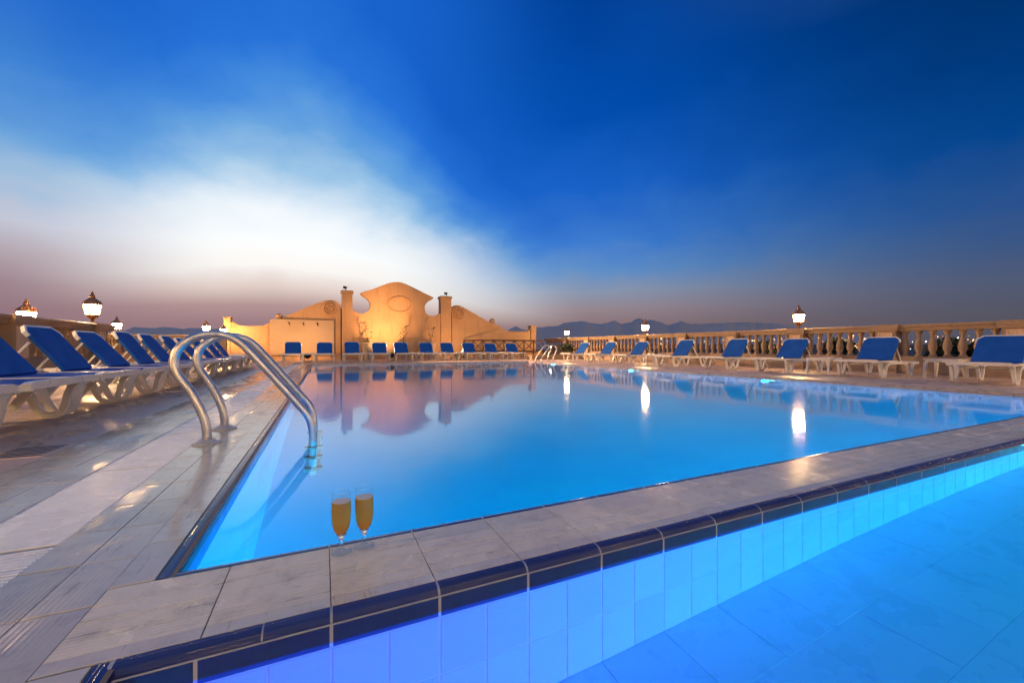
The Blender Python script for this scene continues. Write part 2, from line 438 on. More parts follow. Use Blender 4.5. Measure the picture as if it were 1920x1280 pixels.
F = 765.; TH = R(24.83); fw = Vector((math.sin(TH), math.cos(TH))); rt = Vector((math.cos(TH), -math.sin(TH)))
def ridge(name, sil, dist, depth, amp, seed, label):
    """a range of hills: crest heights along a line of sight distances, slopes falling to both sides"""
    pts = []
    N = 220
    for i in range(N+1):
        px = sil[0][0]+(sil[-1][0]-sil[0][0])*i/N
        for (a, ya), (b, yb) in zip(sil, sil[1:]):
            if a <= px <= b:
                k = (px-a)/(b-a); k = k*k*(3-2*k); py = ya+(yb-ya)*k; break
        py -= (mnoise.noise(Vector((px*.045, seed, 0)))*1.5+mnoise.noise(Vector((px*.16, seed, 3)))*.7)*amp
        a = (px-960)/F; d = fw+a*rt
        h = H+dist*(651-py)/F
        pts.append((d*dist, d, max(h, 2)))
    rows = [(-.42, 0), (-.30, .16), (-.2, .42), (-.1, .72), (0, 1), (.12, .7), (.3, .3), (.5, 0)]
    mb = MB(); m = len(rows)
    for i, (p, d, h) in enumerate(pts):
        for kf, hf in rows:
            j = 0 if hf in (0, 1) else (mnoise.noise(Vector((i*.11, kf*7, seed)))*.16)
            q = p+d*(kf*depth)
            mb.v.append((q.x, q.y, -15+(h+15)*max(0, hf+j)-(3 if hf == 0 else 0)))
    for i in range(len(pts)-1):
        for k in range(m-1):
            a = i*m+k; mb.f.append((a, a+m, a+m+1, a+1))
    o = part(name, mb, 'hill', None, True)
    tag(o, label, kind='structure')
ridge('mountain_ridge', [(930, 636), (948, 622), (958, 616), (967, 612), (978, 617), (992, 618), (1010, 614), (1030, 611), (1045, 610), (1060, 605), (1075, 603), (1092, 602), (1110, 605), (1126, 607),
      (1140, 605), (1147, 602), (1153, 600.5), (1160, 604), (1165, 607), (1182, 605), (1192, 599), (1198, 597), (1210, 600), (1222, 600), (1236, 604), (1254, 609), (1266, 606), (1278, 602), (1290, 606), (1310, 612), (1345, 616), (1400, 620), (1480, 628), (1560, 636)],
      4200, 3200, 1.0, 1.3, 'jagged dusky mountain range behind the right balustrade')
ridge('distant_ridge', [(1200, 620), (1260, 610), (1330, 606), (1400, 604), (1450, 606), (1500, 613), (1560, 622), (1640, 632)], 7000, 3000, .6, 5.1, 'faint farther mountain ridge fading into the dusk')
ridge('low_hills', [(-60, 634), (40, 630), (150, 626), (228, 621), (240, 617.5), (251, 613), (275, 614), (290, 614.5), (308, 613), (330, 614.5), (342, 616.5), (356, 614.5), (370, 615), (395, 617), (420, 616), (440, 617), (480, 622), (560, 632)],
      3600, 2600, .5, 9.7, 'low flat-topped hills beyond the left terrace corner')

# rising town outskirts that carry the lamps seen between the balusters
hs = MB(); NX, NY = 60, 14
for j in range(NY+1):
    for i in range(NX+1):
        px = 980+1150*i/NX; d = fw+((px-960)/F)*rt
        r = 160+1500*(j/NY)**1.4
        p = d*r
        e = min(1, min(i, NX-i)/8)
        hgt = -15.2+e*((j/NY)**1.1*28+mnoise.noise(Vector((p.x*.006, p.y*.006, 2)))*3)
        hs.v.append((p.x, p.y, hgt))
for j in range(NY):
    for i in range(NX):
        a = j*(NX+1)+i; hs.f.append((a, a+1, a+NX+2, a+NX+1))
tag(part('town_hillside', hs, 'town', None, True), 'dark hillside of the lit town beyond the balustrade', kind='structure')

def octa(mb, p, r):
    x, y, zz = p
    mb.add([(x+r, y, zz), (x-r, y, zz), (x, y+r, zz), (x, y-r, zz), (x, y, zz+r), (x, y, zz-r)],
           [(0, 2, 4), (2, 1, 4), (1, 3, 4), (3, 0, 4), (2, 0, 5), (1, 2, 5), (3, 1, 5), (0, 3, 5)])
tw, ww = MB(), MB()
r2 = random.Random(21)
for k in range(300):
    cl = r2.choice([1225, 1250, 1340, 1420, 1447, 1470, 1480, 1552, 1560, 1575, 1590, 1612, 1632, 1730, 1755, 1780, 1812, 1838, 1860])
    px = cl+r2.gauss(0, 16); py = 645+r2.gauss(0, 7) if r2.random() < .75 else r2.uniform(650, 664)
    if px < 1200: continue
    dist = r2.uniform(420, 800); d = fw+((px-960)/F)*rt; p = d*dist
    rr = dist/765*r2.choice([.35, .4, .5, .65, .85])
    octa(tw if r2.random() < .68 else ww, (p.x, p.y, H+dist*(651-py)/F), rr)
tag(part('town_lights', tw, 'town_warm', None), 'scattered orange street lamps of the town seen through the balusters', kind='stuff')
tag(part('town_white_lights', ww, 'town_white', None), 'scattered white lamps of the town seen through the balusters', kind='stuff')

# ================================================================== TERRACE DECK
rects = [(TX0, -1.0885, TY0, TY1), (-.7915, XL, TY0, TY1), (-1.0885, -.7915, TY0, -.6), (-1.0885, -.7915, 17.9, TY1), (XR, TX1, TY0, TY1), (XL, XR, TY0, SB), (XL, XR, SY+.036, YN), (XL, XR, YF, TY1)]
db = MB()
for x0, x1, y0, y1 in rects: db.sheet(x0, x1, y0, y1, -.0035)
db.sheet(-1.0885, -.7915, -.6, 17.9, -.022)
for (ax, ay), (bx, by) in (((TX0, TY0), (TX1, TY0)), ((TX1, TY0), (TX1, TY1)), ((TX1, TY1), (TX0, TY1)), ((TX0, TY1), (TX0, TY0))):
    db.add([(ax, ay, -15), (bx, by, -15), (bx, by, -.0035), (ax, ay, -.0035)], [(0, 1, 2, 3)])
deck = part('deck', db, 'grout', None)
tag(deck, 'tiled roof terrace around the two pools', kind='structure')

# --- courses of ribbed tile beside the pool, each tile a piece
J = .003
def tile_mesh(w, l, mat, h=.0185, b=.0016):
    return MB().tile(-w/2, w/2, -l/2, l/2, 0, h, b).mesh('tile', M[mat])
def lay(me, x, y, parent=deck, name='deck_tile', z=-.0185):
    o = link(name, me, parent, (x, y, z+rnd.uniform(-.0006, .0006)))
    o.rotation_euler = (rnd.uniform(-.002, .002), rnd.uniform(-.003, .003), rnd.uniform(-.0015, .0015))
    return o
PY = .276; Y0 = 1.373
tm = tile_mesh(.133-.002, PY-.0055, 'strip'); te = tile_mesh(.100-.002, PY-.0055, 'edge')
cnt = 0; extra = MB(); extra_e = MB()
k = -7
while Y0+k*PY < TY1-1.0 and k < 62:
    yc = Y0+(k+.5)*PY
    for xc in (-.725, -.592):
        if cnt < 170 and k < 50: lay(tm, xc, yc); cnt += 1
        else: extra.tile(xc-.064, xc+.064, yc-PY/2+J/2, yc+PY/2-J/2, -.0185, 0)
    k += 1
k = 0
while 1.457+k*PY < YF:
    yc = 1.457+(k+.5)*PY
    if k < 48: lay(te, -.4785, yc)
    else: extra_e.tile(-.526, -.431, yc-PY/2+J/2, yc+PY/2-J/2, -.0185, 0)
    k += 1
for k in range(8): lay(te, -.4785, 1.119-(k+.5)*PY)
PZ = .305
ts = tile_mesh(.137-.002, PZ-.0055, 'strip')
k = -2
while .27+k*PZ < TY1-1.0:
    yc = .27+(k+.5)*PZ
    for xc in (-1.158, -1.295, -1.432):
        if cnt < 245 and k < 24: lay(ts, xc, yc); cnt += 1
        else: extra.tile(xc-.066, xc+.066, yc-PZ/2+J/2, yc+PZ/2-J/2, -.0185, 0)
    k += 1
tag(part('tile_course', extra, 'strip', deck), kind='stuff')
tag(part('edge_course', extra_e, 'edge', deck), kind='stuff')

# --- paving of the wide deck: laid tiles, joined
pv = MB(); PV = .33
def pave(x0, x1, y0, y1, near=None):
    nx = max(1, round((x1-x0)/PV)); ny = max(1, round((y1-y0)/PV)); wx = (x1-x0)/nx; wy = (y1-y0)/ny
    for i in range(nx):
        for j in range(ny):
            dzz = rnd.uniform(-.0007, .0007)
            pv.tile(x0+i*wx+.002, x0+(i+1)*wx-.002, y0+j*wy+.002, y0+(j+1)*wy-.002, -.0185, -.0005+dzz, .0015)
pave(-8.5, -1.503, -1.0, 24.3)
pave(9.04, 14.6, -5.9, 24.3)
pave(-1.503, 9.04, 17.9, 24.3)
pave(-.53, 9.04, -5.9, SB-.05)
tag(part('paving', pv, 'paving', deck), kind='stuff')
rm = MB()
y = YN
while y < YF+.1: rm.tile(XR-.012, XR+.138, y+.002, y+.268, -.05, .002, .004); y += .27
x = XL
while x < XR+.1: rm.tile(x+.002, x+.268, YF-.012, YF+.49, -.05, .002, .004); x += .27
tag(part('pool_rim', rm, 'rim', deck), kind='stuff')

# --- overflow grating along the deck: every slat near the camera a piece
gr = thing('overflow_grating', 'pale ribbed grating strip running along the left pool deck', 'grating', (0, 0, 0))
gb = MB().box(-1.088, -1.0855, -.6, 17.9, -.019, -.001).box(-.7945, -.792, -.6, 17.9, -.019, -.001)
part('side_rail', gb, 'grate', gr)
part('channel', MB().sheet(-1.085, -.795, -.6, 17.9, -.0165), 'dark', gr)
sm = MB().tile(-.1435, .1435, -.0062, .0062, -.012, 0, .0035).mesh('slat', M['grate'])
PS = .0205; i = 0; y = .85; far = MB(); y2 = y
while y2 < 17.8:
    gapm = (i % 49 == 0)
    if not gapm:
        if i < 304:
            o = link('slat', sm, gr, (-.94+rnd.uniform(-.001, .001), y2, -.0012+rnd.uniform(-.0008, .0008))); o.rotation_euler.z = rnd.uniform(-.004, .004)
        else: far.box(-1.083, -.797, y2-.0066, y2+.0066, -.013, -.0012)
    i += 1; y2 += PS
tag(part('slat_run', far, 'grate', gr), kind='stuff')

# --- drain cover in the deck
dc = thing('drain_cover', 'small slotted drain cover set in the left deck', 'drain cover', (-1.66, 3.56, 0))
part('plate', MB().tile(-.14, .14, -.17, .17, -.004, .0025, .002), 'paving', dc)
sl = MB().box(-.12, .12, -.008, .008, .0022, .0042, .0005).mesh('slot', M['dark'])
for k in range(7): link('slot', sl, dc, (0, -.135+k*.045, 0))

# --- coping between the pools, each tile a piece, blue nosing on both edges
cp = tag(part('coping', MB().sheet(XL, XR, SY+.036, YN-.002, -.0025), 'grout', None), 'tiled coping between the big pool and the small pool', kind='structure')
PX = .267; X0 = .018
rows = [(1.122, 1.166, 'edge'), (1.166, 1.222, 'coping'), (1.222, 1.296, 'coping'), (1.296, 1.371, 'coping'), (1.371, 1.452, 'coping')]
cms = {}
for i in range(-2, 34):
    xc = X0+(i+.5)*PX
    for q, (a, b, mt) in enumerate(rows):
        w = PX-.0025; xx = xc
        if i == -2: w = .274; xx = -.388
        key = (q, i == -2)
        if key not in cms: cms[key] = tile_mesh(w, b-a-(.0012 if q != 3 else .0025), mt, b=.0008)
        o = link('coping_tile', cms[key], cp, (xx, (a+b)/2, -.0185+rnd.uniform(-.0005, .0005)))
        o.rotation_euler = (rnd.uniform(-.003, .003), rnd.uniform(-.002, .002), rnd.uniform(-.002, .002))

def nose_mesh(length, mat, axis, flip, drop=.018, face=None):
    """rounded nosing: flat tread rolling over an edge; runs along x (axis x) or y"""
    prof = [(0, 0), (.012, 0)]
    for k in range(7):
        a = k/6*PI/2; prof.append((.012+.026*math.sin(a), -drop*(1-math.cos(a))))
    prof += [(.038, -drop-.001), (0, -drop-.001)]
    v = []; n = len(prof)
    for s in (-length/2, length/2):
        for d, zz in prof:
            d2 = d*flip
            v.append((s, d2, zz) if axis == 'x' else (d2, s, zz))
    f = [tuple(range(n)), tuple(range(2*n-1, n-1, -1))]+[(k, k+n, (k+1) % n+n, (k+1) % n) for k in range(n)]
    return MB().add(v, f).mesh('nosing_tile', M[mat], True)
NG = .0065
def nose_bed(x0, x1, y, flip):
    prof = [(0, -.0012), (.0115, -.0012)]+[(.0115+.0252*math.sin(k/6*PI/2), -.0012-.018*(1-math.cos(k/6*PI/2))) for k in range(7)]+[(0, -.0195)]
    n = len(prof)
    v = [(x0, y+d*flip, zz) for d, zz in prof]+[(x1, y+d*flip, zz) for d, zz in prof]
    return MB().add(v, [tuple(range(n)), tuple(range(2*n-1, n-1, -1))]+[(k, k+n, (k+1) % n+n, (k+1) % n) for k in range(n)])
part('joint_bed', nose_bed(-.40, 9.0, 1.120, -1), 'lightgrout', cp); part('joint_bed', nose_bed(-.383, 9.0, 1.4545, 1), 'lightgrout', cp)
nx = nose_mesh(PX-NG, 'navyrib', 'x', -1); nxb = nose_mesh(PX-NG, 'navy', 'x', 1)
for i in range(-1, 34):
    xc = X0+(i+.5)*PX
    w0 = 0
    if i == -1:
        link('nosing_tile', nose_mesh(.14, 'navyrib', 'x', -1), cp, (X0-.07-.003, 1.120, 0))
        link('nosing_tile', nose_mesh(.262, 'navyrib', 'x', -1), cp, (X0-.145-.133, 1.120, 0))
    else: link('nosing_tile', nx, cp, (xc, 1.120, 0))
for i in range(-1, 34):
    link('nosing_tile', nxb if i >= 0 else nose_mesh(.40, 'navy', 'x', 1), cp, (X0+(i+.5)*PX if i >= 0 else X0-.203, 1.4545, -.0005))
ny = nose_mesh(PY-J, 'navyriby', 'y', 1, .02); 
k = 0
while 1.457+k*PY < YF and k < 58:
    link('nosing_tile', ny, deck, (-.4235, 1.457+(k+.5)*PY, 0)); k += 1
for k in range(14): link('nosing_tile', ny, deck, (-.4235, 1.118-(k+.5)*PY, 0))

# ================================================================== POOL SHELLS
WZ, WZ2 = -.045, -.062
DM = -1.45
YNI = YN+.036; XLI = XL
sh = MB()
sh.add([(XLI, YNI, DM), (XR, YNI, DM), (XR, YF, DM), (XLI, YF, DM)], [(0, 1, 2, 3)])
sh.add([(XLI, YNI, DM), (XLI, YF, DM), (XLI, YF, -.10), (XLI, YNI, -.10)], [(0, 1, 2, 3)])
sh.add([(XR, YNI, DM), (XR, YF, DM), (XR, YF, -.10), (XR, YNI, -.10)], [(3, 2, 1, 0)])
sh.add([(XLI, YNI, DM), (XR, YNI, DM), (XR, YNI, -.10), (XLI, YNI, -.10)], [(3, 2, 1, 0)])
sh.add([(XLI, YF, DM), (XR, YF, DM), (XR, YF, -.10), (XLI, YF, -.10)], [(0, 1, 2, 3)])
pool = tag(part('big_pool', sh, 'bigpool', None), 'pale blue lining of the big swimming pool', kind='structure')
bd = MB()
bd.box(XLI-.002, XLI+.001, YNI, YF, -.16, -.018)
bd.box(XR-.001, XR+.002, YNI, YF, -.16, -.05)
bd.box(XLI+.001, XR-.001, YNI-.002, YNI+.001, -.16, -.018)
bd.box(XLI+.001, XR-.001, YF-.001, YF+.002, -.16, -.05)
part('waterline_band', bd, 'navy', pool)

s2 = MB()
DS = -.60
XW = -.385
s2.sheet(XW, XR, SB, SY-.005, DS-.006)
s2.add([(XW, SY-.004, DS-.006), (XR, SY-.004, DS-.006), (XR, SY-.004, -.019), (XW, SY-.004, -.019)], [(0, 1, 2, 3)])
s2.add([(XW, SB, DS-.006), (XW, SY-.004, DS-.006), (XW, SY-.004, -.019), (XW, SB, -.019)], [(0, 1, 2, 3)])
s2.add([(XR, SB, DS-.006), (XR, SY-.004, DS-.006), (XR, SY-.004, -.019), (XR, SB, -.019)], [(0, 1, 2, 3)])
s2.add([(XW, SB, DS-.006), (XR, SB, DS-.006), (XR, SB, -.019), (XW, SB, -.019)], [(0, 1, 2, 3)])
spool = tag(part('small_pool', s2, 'poolgrout', None), 'tiled basin of the small shallow pool in front', kind='structure')
def wall_tile(w, h, mat):
    b = .0016
    mb = MB()
    v = [(-w/2, 0, 0), (w/2, 0, 0), (w/2, 0, h), (-w/2, 0, h), (-w/2+b, -.004, b), (w/2-b, -.004, b), (w/2-b, -.004, h-b), (-w/2+b, -.004, h-b)]
    return mb.add(v, [(4, 5, 6, 7), (0, 1, 5, 4), (1, 2, 6, 5), (2, 3, 7, 6), (3, 0, 4, 7)]).mesh('wall_tile', M[mat])
for za, zb, mt in ((-.0835, -.0185, 'lightgrout'), (DS+.001, -.0845, 'poolgrout')):
    part('joint_bed', MB().box(XW+.003, XR-.002, SY-.0068, SY-.0045, za, zb), mt, spool)
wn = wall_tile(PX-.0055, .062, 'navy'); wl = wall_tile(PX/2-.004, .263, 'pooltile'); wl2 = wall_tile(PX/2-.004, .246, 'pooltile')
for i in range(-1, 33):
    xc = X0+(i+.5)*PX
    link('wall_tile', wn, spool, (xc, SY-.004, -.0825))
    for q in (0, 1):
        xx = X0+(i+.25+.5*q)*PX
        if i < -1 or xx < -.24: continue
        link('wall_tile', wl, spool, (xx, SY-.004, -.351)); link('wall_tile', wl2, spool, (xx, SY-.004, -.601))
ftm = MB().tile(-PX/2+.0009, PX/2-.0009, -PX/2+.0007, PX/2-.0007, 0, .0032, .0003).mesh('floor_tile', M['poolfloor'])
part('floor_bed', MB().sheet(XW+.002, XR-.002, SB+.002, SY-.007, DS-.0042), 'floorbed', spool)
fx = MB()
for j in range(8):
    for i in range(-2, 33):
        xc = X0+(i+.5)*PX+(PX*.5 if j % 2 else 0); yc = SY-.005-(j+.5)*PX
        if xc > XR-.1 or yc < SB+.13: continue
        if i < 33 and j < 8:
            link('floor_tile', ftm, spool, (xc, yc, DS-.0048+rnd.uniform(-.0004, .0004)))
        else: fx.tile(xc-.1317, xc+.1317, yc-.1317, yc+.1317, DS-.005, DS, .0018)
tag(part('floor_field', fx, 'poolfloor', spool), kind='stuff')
link('wall_tile', wall_tile(.130, .062, 'navy'), spool, (-.3165, SY-.004, -.0825))
for hh, zz in ((.263, -.351), (.246, -.601)): link('wall_tile', wall_tile(.130, hh, 'pooltile'), spool, (-.3165, SY-.004, zz))
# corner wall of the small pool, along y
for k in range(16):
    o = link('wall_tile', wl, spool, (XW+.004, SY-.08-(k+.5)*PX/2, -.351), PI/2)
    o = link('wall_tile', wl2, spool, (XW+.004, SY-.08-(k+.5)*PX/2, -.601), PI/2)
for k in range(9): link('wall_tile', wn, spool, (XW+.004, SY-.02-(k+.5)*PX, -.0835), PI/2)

wm = tag(part('water', MB().sheet(XLI+.0005, XR-.0015, YNI+.0005, YF-.0015, WZ), 'water', None), 'smooth blue water of the big pool', kind='structure')
ws = tag(part('shallow_water', MB().sheet(XW+.001, XR-.001, SB+.001, SY-.006, WZ2), 'water2', None), 'clear glowing water of the small pool', kind='structure')

# --- underwater lamps
def add_light(name, typ, loc, energy, color, radius=.05, **kw):
    d = bpy.data.lights.new(name, typ); d.energy = energy; d.color = color
    if typ in ('POINT', 'SPOT'): d.shadow_soft_size = radius
    for k, v in kw.items(): setattr(d, k, v)
    o = bpy.data.objects.new(name, d); COL.objects.link(o); o.location = loc
    return o
def pool_lamp(loc, rz, label, energy, color, off=.25, aim=None):
    """round lamp in a pool wall; its face looks along local +x"""
    r = thing('pool_lamp', label, 'pool lamp', loc, rz, 'underwater lamps in the pool walls')
    def ring(prof, n=20):
        mb = MB(); mb.lathe(prof, n)
        mb.v = [(zz, x, y) for x, y, zz in mb.v]
        return mb
    part('ring', ring([(.09, .002), (.11, .004), (.11, .016), (.095, .022), (.088, .016)]), 'steel', r, True)
    part('lens', ring([(.086, .002), (.086, .014), (.05, .022), (.01, .025)]), 'poollamp', r, True)
    l = add_light('pool_lamp_light', 'SPOT' if aim else 'POINT', (off, 0, 0), energy, color, .06)
    if aim:
        l.data.spot_size = R(110); l.data.spot_blend = .8; l.rotation_euler = Vector(aim).to_track_quat('-Z', 'Y').to_euler()
    l.parent = r
    return r
BL = (.0, .62, 1.0)
for i, (yy, e) in enumerate(((5.7, 620), (9.9, 420), (14.6, 150))):
    pool_lamp((XR-.002, yy, -.42), PI, ['underwater lamp in the right pool wall nearest the camera', 'underwater lamp in the middle of the right pool wall', 'underwater lamp at the far end of the right pool wall'][i], e, (.0, .66, .95))
for i, (xx, e) in enumerate(((.5, 620), (2.4, 1100), (4.4, 1200), (6.5, 1100))):
    pool_lamp((xx, YNI+.002, -.6), PI/2, f'underwater lamp in the near pool wall under the coping, {["first", "second", "third", "fourth"][i]} from the ladder corner', e, BL, .14)
for q, (xx, e, c) in enumerate(((.0, 72, (.30, .13, 1.0)), (.9, 46, (.15, .12, 1.0)), (1.8, 48, (.0, .36, 1.0)), (2.8, 135, (.0, .64, 1.0)), (3.8, 200, (.0, .74, 1.0)), (5.0, 260, (.0, .76, 1.0)))):
    pool_lamp((xx, SB+.002, -.17), PI/2, f'{"violet" if q == 0 else "blue" if q < 3 else "cyan"} underwater lamp in the back wall of the small pool, {["first", "second", "third", "fourth", "fifth", "sixth"][q]} from the corner', e, c, .12)
pool_lamp((5.0, SY-.01, -.34), -PI/2, 'cyan underwater lamp under the coping at the right of the small pool', 720, (.10, .85, 1.0), .13)

# ================================================================== FACADE
FY = 23.5
fa = thing('ornamental_wall', 'ochre stucco parapet wall with curved gable, scrolls and two pillars', 'wall', (0, FY, 0))
lw = [(-4.05, 1.89)]+chaikin([(-4.05, 1.89), (-3.87, 1.84), (-3.7, 1.71), (-3.4, 1.69), (-2.76, 1.70), (-2.58, 1.80), (-2.4, 1.90)])[1:]+[(-2.37, 2.02), (-2.14, 2.03), (-2.0, 2.10)]
lw += chaikin([(-2.0, 2.10), (-1.23, 2.47), (-.5, 2.86), (-.07, 3.05), (.32, 3.17), (.61, 3.11), (.80, 2.95), (.88, 2.72)], 3)[1:]
lw += [(.88, 0), (-4.05, 0)]
part('wing', MB().poly(lw[::-1], .06, .40), 'stucco', fa)
rw = [(6.885, 0), (6.885, 2.82)]+chaikin([(6.885, 2.82), (6.95, 3.02), (7.08, 3.14), (7.29, 3.19), (7.6, 3.11), (8.4, 2.70), (9.35, 2.20)], 3)[1:]
rw += [(9.78, 2.13), (9.79, 2.05), (10.01, 2.05)]+chaikin([(10.01, 2.05), (10.06, 1.92), (10.22, 1.80), (10.5, 1.70), (11.0, 1.66), (11.72, 1.67), (12.0, 1.70), (12.2, 1.80)])+[(12.25, 0)]
part('wing', MB().poly(rw[::-1], .06, .40), 'stucco', fa)
ga = [(1.40, 0), (1.40, 2.70)]+chaikin([(1.40, 2.70), (1.50, 2.58), (1.82, 2.46), (2.07, 2.50), (2.27, 2.66), (2.37, 2.93), (2.28, 3.22), (2.05, 3.38), (1.9, 3.48), (1.83, 3.58)], 3)[1:]
ga += chaikin([(1.83, 3.58), (1.95, 3.66), (2.48, 3.84), (3.2, 4.19), (3.55, 4.30), (3.85, 4.33), (4.14, 4.28), (4.63, 4.08), (5.35, 3.76), (5.83, 3.55)], 3)[1:]
ga += chaikin([(5.83, 3.55), (5.76, 3.42), (5.5, 3.31), (5.31, 3.05), (5.33, 2.74), (5.46, 2.53), (5.75, 2.46), (6.03, 2.51), (6.26, 2.68)], 3)[1:]+[(6.26, 0)]
part('gable', MB().poly(ga[::-1], 0, .40), 'stucco', fa)
def pillar(x0, x1, ztop):
    p = link('pillar', MB().box(x0+.008, x1-.008, -.10, .44, 0, ztop-.14).mesh('pillar', M['stucco']), fa)
    edges = [.0, .42, .84, 1.27, 1.78, 2.25, 2.72, 3.2, ztop-.14]
    for a, b in zip(edges, edges[1:]):
        part('block', MB().box(x0, x1, -.115, .45, a+.008, b-.008), 'stucco', p)
    part('cap', MB().box(x0-.05, x1+.05, -.16, .5, ztop-.138, ztop-.03).box(x0-.02, x1+.02, -.13, .47, ztop-.03, ztop), 'stucco', p)
    return p
pillar(.90, 1.42, 3.68); pillar(6.25, 6.87, 3.66)
# oval and scroll mouldings
def ring_rel(mb, cx, cz, rx, rz, w, y0, d, n=40, turns=1.0, shrink=0.0, start=0.0):
    pts = []
    m = int(n*turns)
    for k in range(m+1):
        a = start+2*PI*k/n; s = 1-shrink*k/m
        pts.append((cx+rx*s*math.cos(a), cz+rz*s*math.sin(a)))
    v = []; f = []
    for i in range(len(pts)):
        a = Vector(pts[max(i-1, 0)]); b = Vector(pts[min(i+1, m)])
        if shrink == 0 and i in (0, m): a = Vector(pts[m-1]); b = Vector(pts[1])
        dd = (b-a).normalized(); nn = Vector((-dd.y, dd.x)); p = Vector(pts[i])
        for o, yy in ((-w/2, y0), (-w*.28, y0-d), (w*.28, y0-d), (w/2, y0)):
            q = p+nn*o; v.append((q.x, yy, q.y))
    for i in range(len(pts)-1):
        for k in range(3): f.append((i*4+k, i*4+k+1, i*4+4+k+1, i*4+4+k))
    mb.add(v, f)
ov = MB(); ring_rel(ov, 3.9, 3.06, .64, .42, .07, .001, .06); part('oval_moulding', ov, 'stucco', fa)
v1 = MB(); ring_rel(v1, .33, 2.66, .36, .36, .10, .061, .085, 32, 2.4, .8, PI*.4); part('scroll', v1, 'stucco', fa)
v2 = MB(); ring_rel(v2, 7.36, 2.67, .42, .42, .10, .061, .085, 32, 2.5, .8, PI*.6); part('scroll', v2, 'stucco', fa)
ball = lambda x, zc, r: MB().lathe([(r*math.sin(PI*k/10)+.002, zc-r*math.cos(PI*k/10)) for k in range(11)], 16, (x, .23))
part('ball_finial', ball(-2.02, 2.21, .16), 'stucco', fa, True); part('ball_finial', ball(9.6, 2.30, .16), 'stucco', fa, True)
part('end_post', MB().box(-4.33, -4.05, .0, .44, 0, 2.05).box(-4.36, -4.02, -.03, .47, 2.05, 2.11), 'stucco', fa)
part('end_post', MB().box(12.25, 12.60, .0, .44, 0, 2.0).box(12.22, 12.63, -.03, .47, 2.0, 2.06), 'stucco', fa)
part('pale_panel', MB().box(-2.40, .52, -.12, .055, .26, 2.05), 'panelm', fa)
part('plinth', MB().box(-4.05, .86, -.16, .055, 0, .20), 'stucco', fa)
for x in (.865, 6.91): part('conduit', MB().tube([(x, -.02, 0), (x, -.02, 2.72)], .026, 8), 'cap_dark', fa)
wc = MB()
for i in range(10):
    for j in range(4):
        wc.tile(0, .150, 0, .148, 0, .012, .003); base = len(wc.v)-12
        for q in range(12):
            vx, vy, vz = wc.v[base+q]; wc.v[base+q] = (3.13+i*.154+vx, -.001-vz, .34+j*.152+vy)
part('wainscot_tiles', wc, 'panelm', fa)['kind'] = 'stuff'
for x in (-1.56, -.92, -.28):
    b = MB().box(x-.035, x+.035, -.19, -.12, 1.84, 1.91).tube([(x, -.19, 1.86), (x+.03, -.24, 1.80), (x+.03, -.25, 1.74)], .02, 6)
    part('bracket', b, 'cap_dark', fa)

# floodlights standing on the pillars, aimed at the terrace
def spot_head(x, zc, aim, label, energy):
    r = thing('floodlight', label, 'floodlight', (x, FY+.02, zc), 0, 'floodlights on top of the pillars')
    part('foot', MB().box(-.05, .05, -.05, .05, 0, .02).box(-.012, .012, -.012, .012, .02, .1), 'cap_dark', r)
    d = (Vector(aim)-Vector((x, FY+.02, zc+.13))).normalized()
    q = d.to_track_quat('-Z', 'Y').to_matrix()
    hb = MB().box(-.08, .08, -.06, .06, -.02, .09).box(-.09, .09, .06, .075, -.12, .09)
    hb.v = [tuple(q @ Vector(p)+Vector((0, 0, .15))) for p in hb.v]
    part('housing', hb, 'cap_dark', r)
    lb = MB().box(-.07, .07, -.05, .05, -.024, -.0205)
    lb.v = [tuple(q @ Vector(p)+Vector((0, 0, .15))) for p in lb.v]
    part('lens', lb, 'dark', r)
    l = add_light('floodlight_beam', 'SPOT', tuple(Vector((0, 0, .15))+d*.06), energy, (1, .58, .28), .05, spot_size=R(64), spot_blend=.7)
    l.rotation_euler = d.to_track_quat('-Z', 'Y').to_euler(); l.parent = r
spot_head(1.08, 3.68, (13, 12.5, .6), 'small black floodlight on top of the left pillar', 6500)
spot_head(6.6, 3.66, (13.3, 15, .6), 'small black floodlight on top of the right pillar', 3500)
# ground floods washing the wall
def ground_flood(x, y, label, energy, rz=0, size=150):
    r = thing('ground_floodlight', label, 'floodlight', (x, y, 0), rz, 'floodlights on the deck washing the wall')
    mb = MB().lathe([(.02, -.02), (.11, 0), (.15, .06), (.155, .12), (.14, .13)], 14)
    q = Matrix.Rotation(R(-38), 3, 'X')
    mb.v = [tuple(q @ Vector(p)+Vector((0, 0, .2))) for p in mb.v]
    part('housing', mb, 'cap_dark', r, True)
    ln = MB().lathe([(.135, .124), (.135, .127)], 14); ln.v = [tuple(q @ Vector(p)+Vector((0, 0, .2))) for p in ln.v]
    part('lens', ln, 'flood', r)
    part('stand', MB().box(-.1, .1, -.06, .06, 0, .02).box(-.17, -.155, -.02, .02, .02, .24).box(.155, .17, -.02, .02, .02, .24).box(-.17, .17, -.02, .02, .02, .035), 'cap_dark', r)
    l = add_light('ground_floodlight_beam', 'SPOT', (0, .12, .34), energy, (1, .55, .235), .08, spot_size=R(size), spot_blend=1.0)
    dd = Vector((0, .85, .50)); l.rotation_euler = dd.to_track_quat('-Z', 'Y').to_euler(); l.parent = r
ground_flood(2.98, 20.3, 'round black floodlight on the deck behind the lounger, throwing the brightest glow on the gable', 1000, 0, 70)
ground_flood(-.62, 20.6, 'round black floodlight between the first two far loungers', 260, .35)
ground_flood(6.42, 20.7, 'round black floodlight just right of the right pillar, among the far loungers', 170, -.35)

